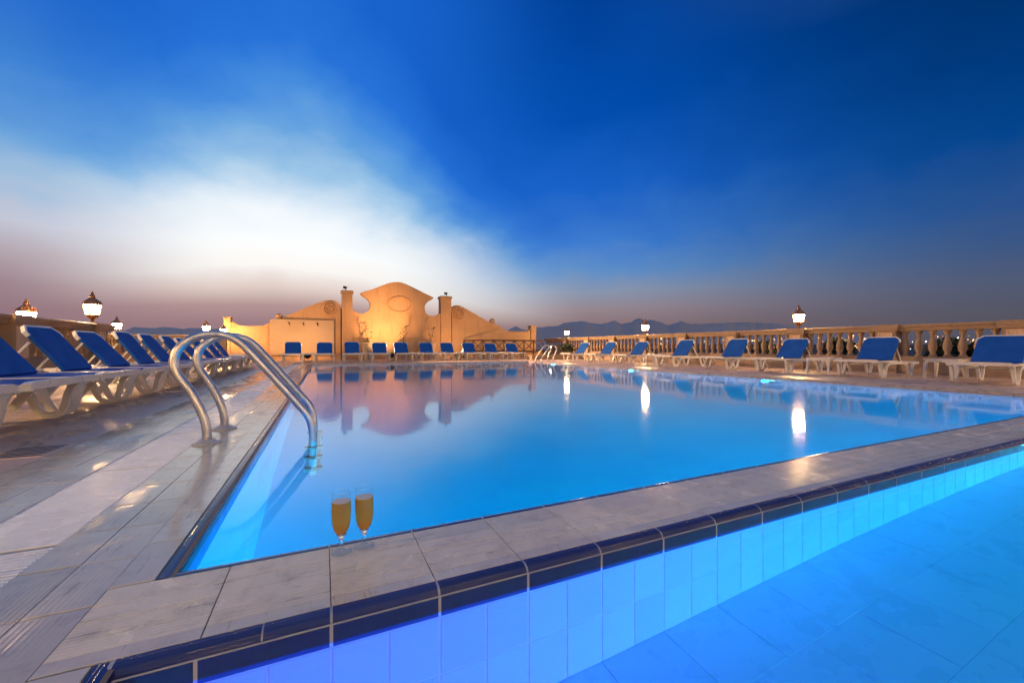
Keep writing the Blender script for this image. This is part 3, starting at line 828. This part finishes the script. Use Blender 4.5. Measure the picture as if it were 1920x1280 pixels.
# ================================================================== BALUSTRADES
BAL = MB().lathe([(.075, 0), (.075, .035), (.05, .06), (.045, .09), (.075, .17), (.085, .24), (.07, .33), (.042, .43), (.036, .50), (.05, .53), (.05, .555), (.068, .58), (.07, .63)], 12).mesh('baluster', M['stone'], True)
RZ = 1.22
def rail_prof(z0):   # moulded top rail, half-width by height
    return [(-.13, z0), (-.13, z0+.05), (-.15, z0+.055), (-.15, z0+.085), (-.18, z0+.10), (-.18, z0+.145), (-.15, z0+.16), (.15, z0+.16), (.18, z0+.145), (.18, z0+.10), (.15, z0+.085), (.15, z0+.055), (.13, z0+.05), (.13, z0)]
def extr(mb, prof, y0, y1):
    n = len(prof); v = [(x, y0, zz) for x, zz in prof]+[(x, y1, zz) for x, zz in prof]
    mb.add(v, [tuple(range(n)), tuple(range(2*n-1, n-1, -1))]+[(k, k+n, (k+1) % n+n, (k+1) % n) for k in range(n)])
def balustrade(name_label, origin, rz, peds, ends, per=7):
    """runs along local +y from ends[0] to ends[1], pedestals at the given stations; local +x looks at the terrace"""
    r = thing('balustrade', name_label, 'balustrade', origin, rz)
    pm = MB().box(-.20, .20, -.24, .24, 0, .40).box(-.17, .17, -.21, .21, .40, 1.06)
    pme = pm.mesh('pedestal', M['stone'])
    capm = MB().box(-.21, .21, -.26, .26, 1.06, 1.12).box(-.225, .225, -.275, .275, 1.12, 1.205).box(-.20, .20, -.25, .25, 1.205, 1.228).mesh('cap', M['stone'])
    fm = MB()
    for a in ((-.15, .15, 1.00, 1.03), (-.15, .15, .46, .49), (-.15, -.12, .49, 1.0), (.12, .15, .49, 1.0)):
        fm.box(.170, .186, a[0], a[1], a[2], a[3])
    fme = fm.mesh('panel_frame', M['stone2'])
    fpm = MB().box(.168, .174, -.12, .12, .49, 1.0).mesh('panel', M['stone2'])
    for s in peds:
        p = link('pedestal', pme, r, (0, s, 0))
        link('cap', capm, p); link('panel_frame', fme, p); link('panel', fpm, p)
    st = [ends[0]]+list(peds)+[ends[1]]
    for a, b in zip(st, st[1:]):
        a2 = a+.21 if a in peds else a; b2 = b-.21 if b in peds else b
        if b2-a2 < .1: continue
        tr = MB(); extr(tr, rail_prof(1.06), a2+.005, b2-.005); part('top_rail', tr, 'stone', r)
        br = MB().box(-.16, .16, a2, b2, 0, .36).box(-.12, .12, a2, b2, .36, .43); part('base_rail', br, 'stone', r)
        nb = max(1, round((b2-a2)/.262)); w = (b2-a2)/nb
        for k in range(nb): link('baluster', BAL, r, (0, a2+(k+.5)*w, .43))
    return r
RXB = 13.3
rp = [-1.1, 1.1, 3.3, 5.5, 7.7, 9.9, 12.1, 14.3, 16.5, 18.7, 20.9]
balustrade('long cast stone balustrade along the right side of the terrace', (RXB, 0, 0), PI, [-s for s in rp[::-1]], (-23.4, 2.4))
LXB = -5.06
balustrade('stone balustrade behind the near left loungers', (LXB, 0, 0), 0, [1.6, 4.5, 7.4, 10.3, 13.2], (0, 13.95))
balustrade('short stone balustrade returning to the terrace edge', (LXB-.22, 13.75, 0), PI/2, [1.2], (.0, 2.9))
balustrade('outer stone balustrade along the far left terrace edge', (-8.2, 0, 0), 0, [16.0, 18.6, 21.2], (14.0, 23.1))
balustrade('stone balustrade across the far left corner beside the ochre wall', (-4.4, 23.35, 0), PI/2, [.55, 3.8], (.0, 4.1))
balustrade('cast stone balustrade along the near end of the terrace', (0, -5.6, 0), PI/2, [-12.0, -8.7, -5.4, -2.1, 1.2, 4.2], (-13.0, 4.8))
# note local +x of these looks at the terrace after rotation

# ================================================================== LANTERNS
def make_lantern():
    r = thing('lantern', 'x', 'lantern', group='lit bronze lanterns on the balustrades')
    part('base', MB().lathe([(.10, 0), (.10, .015), (.03, .025), (.022, .05), (.03, .07), (.05, .085), (.03, .10), (.05, .115), (.10, .15), (.128, .19), (.135, .215), (.12, .22)], 12), 'bronze', r, True)
    gv = []
    z0, z1, r0, r1 = .222, .44, .118, .152
    for k in range(6):
        a = 2*PI*(k+.06)/6; b = 2*PI*(k+.94)/6
        zt = z1+.02
        v = [(r0*math.cos(a), r0*math.sin(a), z0), (r0*math.cos(b), r0*math.sin(b), z0), (r1*math.cos(b), r1*math.sin(b), z1), (r1*math.cos((a+b)/2)*.97, r1*math.sin((a+b)/2)*.97, zt), (r1*math.cos(a), r1*math.sin(a), z1)]
        part('pane', MB().add(v, [(0, 1, 2, 3, 4)]), 'lamp', r)
        c = 2*PI*k/6
        u = (math.cos(c), math.sin(c))
        part('rib', MB().tube([(u[0]*.128, u[1]*.128, .2), (u[0]*.168, u[1]*.168, .44), (u[0]*.178, u[1]*.178, .49), (u[0]*.14, u[1]*.14, .55)], .007, 5), 'bronze', r)
    part('roof', MB().lathe([(.165, .438), (.172, .45), (.165, .49), (.135, .535), (.095, .575), (.062, .605), (.048, .625)], 12), 'bronze', r, True)
    part('finial', MB().lathe([(.048, .626), (.055, .64), (.05, .67), (.03, .70), (.036, .715), (.02, .735), (.012, .755), (.003, .78)], 10), 'bronze', r, True)
    return r
L0 = make_lantern()
lants = [((LXB, 13.2, 1.229), 1, 'largest lit lantern, on the end pedestal of the near left balustrade'),
         ((-6.45, 13.75, 1.05), 1, 'lit lantern half hidden behind the near left balustrade rail'),
         ((-8.1, 23.2, 1.229), 1, 'lit lantern at the far left terrace corner, third from the left'),
         ((-4.97, 23.35, 1.229), .92, 'lit lantern on the far balustrade just left of the ochre wall'),
         ((-4.16, 22.6, 1.14), .78, 'smallest lit lantern against the left end post of the ochre wall'),
         ((RXB, 20.9, 1.229), .85, 'lit lantern at the far end of the right balustrade'),
         ((RXB, 14.3, 1.229), .95, 'lit lantern on the right balustrade in front of the mountains'),
         ((RXB, 7.7, 1.229), .95, 'big lit lantern near the middle of the right balustrade against plain sky'),
         ((RXB, 1.1, 1.229), .95, 'unseen lit lantern added on the right balustrade beyond the nearest lounger'),  # this lantern and the next two are out of view, added to light the deck
         ((LXB, 7.4, 1.229), 1, 'unseen lit lantern added on the left balustrade beside the camera'),
         ((LXB, 1.6, 1.229), 1, 'unseen lit lantern added on the left balustrade, nearest to the small pool')]
for q, xx in enumerate((8.7, 5.4, 2.1, -1.2, -4.2)):  # lantern row behind the camera, added to brighten the deck and coping
    lants.append(((xx, -5.6, 1.229), .95, f'unseen lit lantern added on the near end balustrade, {["first", "second", "third", "fourth", "fifth", "sixth"][q]} from the right'))
for i, (loc, s, lb) in enumerate(lants):
    o = L0 if i == 0 else copy_tree(L0)
    o.location = loc; o.scale = (s, s, s); o['label'] = lb; o.rotation_euler.z = rnd.uniform(0, 1)
part('lantern_post', MB().box(-.12, .12, -.12, .12, 0, 1.12).box(-.16, .16, -.16, .16, 1.08, 1.139), 'stone', None, loc=(-4.16, 22.6, 0))
tag(bpy.data.objects['lantern_post'], 'square stone post carrying the smallest lantern', 'post')

# ================================================================== SUN LOUNGERS
def make_lounger(w, label, group):
    r = thing('sun_lounger', label, 'sun lounger', group=group)
    hw = w/2
    path = chaikin([(.0, .345), (.09, .34), (.15, .27), (.185, .08), (.215, .022), (.33, .022), (.37, .08), (.43, .26), (.52, .30), (.70, .305), (1.22, .305), (1.34, .28), (1.40, .10), (1.44, .022), (1.55, .022), (1.59, .09), (1.64, .27), (1.72, .305), (1.9, .305)], 1)
    for s in (-1, 1):
        part('side_frame', MB().ribbon(path, .045, .05, 'y', s*(hw-.023)), 'white', r)
        part('seat_rail', MB().ribbon([(.02, .345), (.84, .347), (.90, .33)], .05, .04, 'y', s*(hw-.026)), 'white', r)
        part('support_strut', MB().ribbon([(1.10, .71), (1.38, .33)], .022, .022, 'y', s*(hw-.13)), 'white', r)
        part('back_leg_brace', MB().ribbon([(.36, .29), (.50, .10)], .04, .06, 'y', s*(hw-.10)), 'white', r)
    fb = MB().ribbon([(-hw, .345), (-hw+.04, .36), (hw-.04, .36), (hw, .345)], .055, .06, 'x', .012)
    part('foot_bar', fb, 'white', r)
    part('cross_bar', MB().box(1.36, 1.41, -hw+.05, hw-.05, .29, .32), 'white', r)
    part('cross_bar', MB().box(.46, .50, -hw+.05, hw-.05, .26, .29), 'white', r)
    part('head_bar', MB().box(1.86, 1.90, -hw+.047, hw-.047, .285, .325), 'white', r)
    ss = MB(); nn = 8
    for k in range(nn+1):
        x = .045+.80*k/nn; sag = -.012*math.sin(PI*k/nn)
        ss.v += [(x, -hw+.056, .368+sag*.4), (x, 0, .364+sag), (x, hw-.056, .368+sag*.4), (x, hw-.056, .338), (x, -hw+.056, .338)]
    for k in range(nn):
        a = k*5
        for q in range(5): ss.f.append((a+q, a+(q+1) % 5, a+5+(q+1) % 5, a+5+q))
    ss.f += [(4, 3, 2, 1, 0), tuple(range(nn*5, nn*5+5))]
    part('seat_sling', ss, 'sling', r)
    # reclined back: outline in the plane of the back (u across, v up the slope)
    bw = min(hw-.03, .32); Lb = .63
    ux = Vector((math.cos(R(52)), 0, math.sin(R(52)))); nrm_ = Vector((-math.sin(R(52)), 0, math.cos(R(52)))); o0 = Vector((.82, 0, .372))
    def slab(outline, t0, t1):
        n = len(outline); mb = MB()
        v = [o0+Vector((0, u, 0))+ux*vv+nrm_*t1 for u, vv in outline]+[o0+Vector((0, u, 0))+ux*vv+nrm_*t0 for u, vv in outline]
        mb.add(v, [tuple(range(n)), tuple(range(2*n-1, n-1, -1))]+[(k, k+n, (k+1) % n+n, (k+1) % n) for k in range(n)])
        return mb
    ch = .075
    out = [(-bw, 0), (bw, 0), (bw, Lb-ch), (bw-ch, Lb), (-bw+ch, Lb), (-bw, Lb-ch)]
    part('back_sling', slab(out, -.018, .018), 'sling', r)
    e = .024
    rim = MB()
    top = [(-bw, Lb-ch-.05), (-bw, Lb-ch), (-bw+ch, Lb), (bw-ch, Lb), (bw, Lb-ch), (bw, Lb-ch-.05)]
    topo = [(-bw-e, Lb-ch-.05), (-bw-e, Lb-ch+.01), (-bw+ch-.01, Lb+e), (bw-ch+.01, Lb+e), (bw+e, Lb-ch+.01), (bw+e, Lb-ch-.05)]
    for a in range(5):
        rim.v, off = rim.v, len(rim.v)
        q = [top[a], top[a+1], topo[a+1], topo[a]]
        vs = [o0+Vector((0, u, 0))+ux*vv+nrm_*.021 for u, vv in q]+[o0+Vector((0, u, 0))+ux*vv-nrm_*.021 for u, vv in q]
        rim.add(vs, [(0, 1, 2, 3), (7, 6, 5, 4), (0, 4, 5, 1), (1, 5, 6, 2), (2, 6, 7, 3), (3, 7, 4, 0)])
    part('back_frame', rim, 'white', r)
    return r
ordn = ['first', 'second', 'third', 'fourth', 'fifth', 'sixth', 'seventh', 'eighth', 'ninth', 'tenth', 'eleventh', 'twelfth']
LA = make_lounger(.95, '', 'loungers in the left row')
for k in range(12):
    o = LA if k == 0 else copy_tree(LA)
    yc = 4.765-1.09+1.105*k
    o.location = (-2.0+rnd.uniform(-.03, .03), yc, 0); o.rotation_euler.z = PI-0+rnd.uniform(-.015, .015)
    o['label'] = f'blue sling lounger facing the pool, {ordn[k]} from the camera in the left row'
LB = make_lounger(.80, '', 'loungers in the row before the ochre wall')
xs = [-1.19, .05, 1.23, 2.46, 3.52, 4.76, 5.82, 7.0, 8.28, 9.48]
extra_l = ['with the pale panel behind it', 'with the pale panel edge behind it', 'in front of the left pillar', 'right of the left clay pot', 'in front of the middle clay pot', 'left of the right clay pot', 'in front of the right pillar', 'where the wooden railing begins', 'in front of the wooden railing', 'last before the far corner']
for k, x in enumerate(xs):
    o = LB if k == 0 else copy_tree(LB)
    o.location = (x, 19.6+rnd.uniform(-.05, .05), 0); o.rotation_euler.z = PI/2+rnd.uniform(-.03, .03)
    o['label'] = f'blue lounger before the ochre wall, {ordn[k]} from the left, {extra_l[k]}'.replace('from the left, ', '')
for k, yc in enumerate([3.09, 4.93, 6.86, 8.5, 10.5, 12.7, 14.6, 16.6]):
    o = copy_tree(LB)
    o['group'] = 'loungers along the right balustrade'
    o.location = (10.5+rnd.uniform(-.05, .05), yc, 0); o.rotation_euler.z = rnd.uniform(-.03, .03)
    o['label'] = f'blue lounger along the right balustrade, {ordn[k]} from the camera'

# every back sits at a slightly different notch
for o in [q for q in COL.objects if q.name.split('.')[0] == 'sun_lounger']:
    a = R(rnd.uniform(-4, 3)); Pv = Vector((.82, 0, .372)); rm_ = Matrix.Rotation(a, 3, 'Y')
    for ch in o.children:
        if ch.name.split('.')[0] in ('back_sling', 'back_frame'):
            ch.rotation_euler.y = a; ch.location = Pv-rm_ @ Pv

# ================================================================== SIDE TABLES
def make_table():
    r = thing('side_table', '', 'side table', group='white side tables between the loungers')
    part('table_top', MB().tile(-.26, .26, -.26, .26, .375, .40, .008).box(-.235, .235, -.235, .235, .335, .3745), 'white', r)
    for sx in (-1, 1):
        for sy in (-1, 1):
            a = .225; b = .25
            v = []
            for (q, zz, t_) in ((a, .336, .03), (b, 0, .018)):
                v += [(sx*q-t_, sy*q-t_, zz), (sx*q+t_, sy*q-t_, zz), (sx*q+t_, sy*q+t_, zz), (sx*q-t_, sy*q+t_, zz)]
            part('leg', MB().add(v, [(0, 1, 2, 3), (7, 6, 5, 4), (0, 4, 5, 1), (1, 5, 6, 2), (2, 6, 7, 3), (3, 7, 4, 0)]), 'white', r)
    return r
T0 = make_table()
tabs = [((12.0, 4.0), 'white side table between the two nearest right loungers'), ((11.2, 5.9), 'white side table between the second and third right loungers'), ((11.3, 11.6), 'white side table before the lantern pedestal with mountains behind'),
        ((-.57, 19.85), 'white side table between the first two loungers before the ochre wall'), ((1.84, 20.0), 'white side table in front of the left clay pot'), ((4.15, 20.0), 'white side table left of the right clay pot'), ((5.3, 20.0), 'white side table under the right clay pot'),
        ((6.42, 20.0), 'white side table just right of the right pillar'), ((7.65, 20.0), 'white side table at the start of the wooden railing'), ((8.88, 20.0), 'white side table in front of the wooden railing'), ((-2.9, 18.2), 'white side table at the far end of the left row')]
for i, ((x, y), lb) in enumerate(tabs):
    o = T0 if i == 0 else copy_tree(T0)
    o.location = (x, y, 0); o.rotation_euler.z = rnd.uniform(-.08, .08); o['label'] = lb
bt = thing('vase', 'small dark vase with pale flowers on a table between right loungers', 'vase', (11.3, 11.6, .4))
part('body', MB().lathe([(.05, 0), (.065, .05), (.06, .12), (.03, .17), (.035, .19)], 10), 'cap_dark', bt, True)
fl = MB()
for k in range(7): octa(fl, (rnd.uniform(-.06, .06), rnd.uniform(-.06, .06), .22+rnd.uniform(0, .07)), .028)
part('flowers', fl, 'foam_' if 'foam_' in M else 'stone2', bt)

# ================================================================== POTTED PLANTS
def leafm():
    v = [(0, 0, 0), (.5, .28, .06), (1, 0, 0), (.5, -.28, .06), (.5, 0, -.02)]
    return mesh('leaf', v, [(0, 4, 1), (4, 2, 1), (0, 3, 4), (3, 2, 4)], M['leaf'])
LM = leafm()
def potted(x, y, s, label, seed):
    rr = random.Random(seed)
    r = thing('potted_plant', label, 'potted plant', (x, y, 0), 0, 'thin plants in clay pots before the ochre wall')
    part('pot', MB().lathe([(.15, 0), (.16, .03), (.22, .30), (.27, .60), (.275, .78), (.25, .80), (.31, .82), (.32, .90), (.29, .91), (.27, .86), (.02, .85)], 18), 'pot', r, True)
    for k in range(4):
        a = rr.uniform(0, 6.28); top = Vector((math.cos(a)*.26*rr.uniform(.4, 1), math.sin(a)*.12, 1.2+rr.uniform(.2, .85)*s))
        pts = chaikin3([(0, 0, .85), (top.x*.3, top.y*.4, 1.15), (top.x*.8, top.y*.8, top.z-.3), tuple(top)])
        part('stem', MB().tube(pts, [.011*(1-i/len(pts)*.6) for i in range(len(pts))], 5), 'stem', r)
        for q in range(7):
            b = pts[int(len(pts)*(.35+.65*rr.random()))-1] if q > 2 else top
            o = link('leaf', LM, r, tuple(b)); sz = rr.uniform(.10, .17)
            o.scale = (sz, sz, sz); o.rotation_euler = (rr.uniform(-.6, .6), rr.uniform(-.7, .5), rr.uniform(0, 6.28))
    for q in range(8):
        a = rr.uniform(0, 6.28); o = link('leaf', LM, r, (math.cos(a)*.08, math.sin(a)*.08, .86)); sz = rr.uniform(.14, .24)
        o.scale = (sz, sz, sz); o.rotation_euler = (0, rr.uniform(-1.2, -.5), a)
potted(2.14, 22.75, .95, 'thin flowering plant in a clay pot, left of the brightest glow', 3)
potted(3.95, 22.75, 1.15, 'tall thin plant in the middle clay pot, half behind a lounger', 8)
potted(5.50, 22.75, .85, 'thin plant in the clay pot nearest the right pillar', 14)

# ================================================================== WOODEN RAILING AND FAR CORNER
wr = thing('wooden_railing', 'dark brown wooden railing with crossed bars before the right wing', 'railing', (0, 0, 0))
def bar(p, q, s=.035): return MB().tube([p, q], s, 4)
runs = [((7.55, 23.1), (8.35, 22.0), 2), ((8.35, 22.0), (12.3, 22.0), 6)]
for (ax, ay), (bx, by), nb in runs:
    for zz in (1.06, .42): part('rail', bar((ax, ay, zz), (bx, by, zz), .04), 'wood', wr)
    for k in range(nb+1):
        f = k/nb; x = ax+(bx-ax)*f; y = ay+(by-ay)*f
        part('post', bar((x, y, 0), (x, y, 1.10), .04), 'wood', wr)
        if k < nb:
            f2 = (k+1)/nb; x2 = ax+(bx-ax)*f2; y2 = ay+(by-ay)*f2
            part('brace', bar((x, y, .44), (x2, y2, 1.04), .024), 'wood', wr)
            part('brace', bar((x, y+.03, 1.04), (x2, y2+.03, .44), .024), 'wood', wr)
lwall = part('low_wall', MB().box(10.2, 12.35, 22.06, 22.3, 0, .40), 'stucco', None); tag(lwall, 'low ochre wall at the foot of the wooden railing', 'wall')
kb = part('low_kerb', MB().box(9.9, 12.6, 18.9, 19.4, 0, .20).box(9.86, 12.64, 18.86, 19.44, .20, .24), 'stone', None); tag(kb, 'low pale stone kerb in the far right corner', 'kerb')
def bush(x, y, h, w, n, label, blossoms=False):
    rr = random.Random(int(x*10))
    r = thing('bush', label, 'bush', (x, y, 0))
    part('stem', MB().tube([(0, 0, 0), (.03, .02, h*.5)], .03, 6), 'stem', r)
    mb = MB()
    for k in range(n):
        a = rr.uniform(0, 6.28); e = rr.uniform(-.6, 1.4); q = w*(rr.random()**.4)
        c = Vector((math.cos(a)*math.cos(e)*q, math.sin(a)*math.cos(e)*q, h*.6+math.sin(e)*q*.8))
        d1 = Vector((rr.gauss(0, 1), rr.gauss(0, 1), rr.gauss(0, 1))).normalized()*.08; d2 = d1.cross(Vector((rr.gauss(0, 1), rr.gauss(0, 1), rr.gauss(0, 1)))).normalized()*.04
        mb.add([c-d1, c+d2, c+d1, c-d2], [(0, 1, 2, 3)])
    part('crown', mb, 'bush', r)
    if blossoms:
        fb = MB()
        for k in range(14): octa(fb, (rr.gauss(0, w*.7), rr.gauss(0, w*.7), h*rr.uniform(.6, 1.15)), .022)
        part('blossoms', fb, 'stone2', r)
bush(12.55, 19.7, .9, .42, 400, 'dark bush beside the far ladder in the corner')
for bx_, by_, bh, lb in ((14.0, 7.0, .95, 'dark bush behind the right balustrade, just left of the second lounger'), (14.05, 4.6, .85, 'dark bush behind the right balustrade between the two nearest loungers'), (14.0, 4.0, .7, 'low dark bush behind the right balustrade beside the nearest lounger'), (14.1, 9.3, .85, 'dark bush behind the right balustrade, just left of the big lantern')):
    bush(bx_, by_, bh, .46, 420, lb, True)
cl_ = thing('corner_lamp', 'small glowing lamp low in the dark far right corner', 'lamp', (12.35, 21.2, 0))
part('post', MB().box(-.02, .02, -.02, .02, 0, .62), 'cap_dark', cl_)
part('bulb', MB().lathe([(.004, .62), (.05, .65), (.055, .69), (.03, .73), (.004, .74)], 8), 'town_white', cl_)

# ================================================================== LADDERS
def ladder(loc, rz, label, full=True):
    """local +x points over the pool; the rails stand .54 m apart along y"""
    r = thing('pool_ladder', label, 'pool ladder', loc, rz, 'steel pool ladders')
    prof = [(0, 0), (0, .10), (-.02, .19), (-.09, .36), (-.165, .47), (-.185, .56), (-.15, .66), (-.05, .735), (.08, .745), (.18, .70), (.28, .58), (.56, .22), (.625, .13), (.645, .03), (.645, -.10), (.645, -.9)]
    prof = chaikin([prof[0]]+prof[1:], 2)
    fl = MB().lathe([(.085, .001), (.085, .008), (.06, .016), (.034, .03), (.031, .03)], 20)
    for y in (0, .54):
        h = part('handrail', MB().tube([(x, y, zz) for x, zz in prof], .0275, 14), 'steel', r, True)
        fo = MB(); fo.v = [(a, b+y, c) for a, b, c in fl.v]; fo.f = fl.f
        part('flange', fo, 'flange', h, True)
    for zz in (-.24, -.5, -.76):
        tr = part('tread', MB().box(.60, .70, .03, .51, zz-.015, zz+.015, .004), 'steel', r)
        for y in (-.045, .535): part('end_cap', MB().box(.59, .71, y, y+.05, zz-.03, zz+.03), 'cap_dark', tr)
    return r
ladder((-.715, 3.38, .0), 0, 'steel pool ladder with two big looped handrails at the left pool edge')
ladder((9.5, 16.6, 0), PI, 'small steel pool ladder in the far right corner of the pool')

# ================================================================== CHAMPAGNE GLASSES
M['stemglass'] = glass_mat('solid_glass', (.97, .98, .98), 1.47)
def flute(x, y, label, rz):
    r = thing('champagne_glass', label, 'champagne glass', (x, y, .001), rz, 'champagne glasses on the coping')
    part('foot', MB().lathe([(.0300, 0), (.0300, .0012), (.012, .0035), (.0056, .0078)], 32), 'glass', r, True)
    stem = [(.0054, .0072), (.0058, .010), (.0050, .020), (.0056, .034), (.0085, .045), (.0125, .052), (.0150, .0555), (.0150, .0570), (.002, .0572)]
    part('stem', MB().lathe(stem, 32), 'stemglass', r, True)
    wall = [(.0152, .0556), (.0215, .067), (.0268, .083), (.0295, .105), (.0300, .13), (.0290, .16), (.0272, .192)]
    part('bowl', MB().lathe(wall, 40, closed=False), 'glass', r, True)
    part('foot_edge', MB().tube([(.0300*math.cos(a*PI/20), .0300*math.sin(a*PI/20), .0010) for a in range(41)], .0009, 6, False), 'stemglass', r, True)
    rim = MB().tube([(.0272*math.cos(a*PI/20), .0272*math.sin(a*PI/20), .192) for a in range(41)], .0008, 6, False)
    part('rim', rim, 'stemglass', r, True)
    wi = [(.0005, .0582), (.0118, .0590), (.0200, .0680), (.0253, .083), (.0281, .105), (.0287, .13), (.0279, .158), (.0278, .1605), (.0003, .1600)]
    w = MB(); w.lathe(wi, 40, closed=False)
    part('wine', w, 'wine', r, True)
    part('foam', MB().lathe([(.0274, .1608), (.0273, .1618), (.0005, .1615)], 32), 'foam', r)
flute(.052, 1.405, 'champagne flute standing left and nearer on the coping', .3)
flute(.122, 1.415, 'champagne flute standing right and farther back on the coping', 1.1)
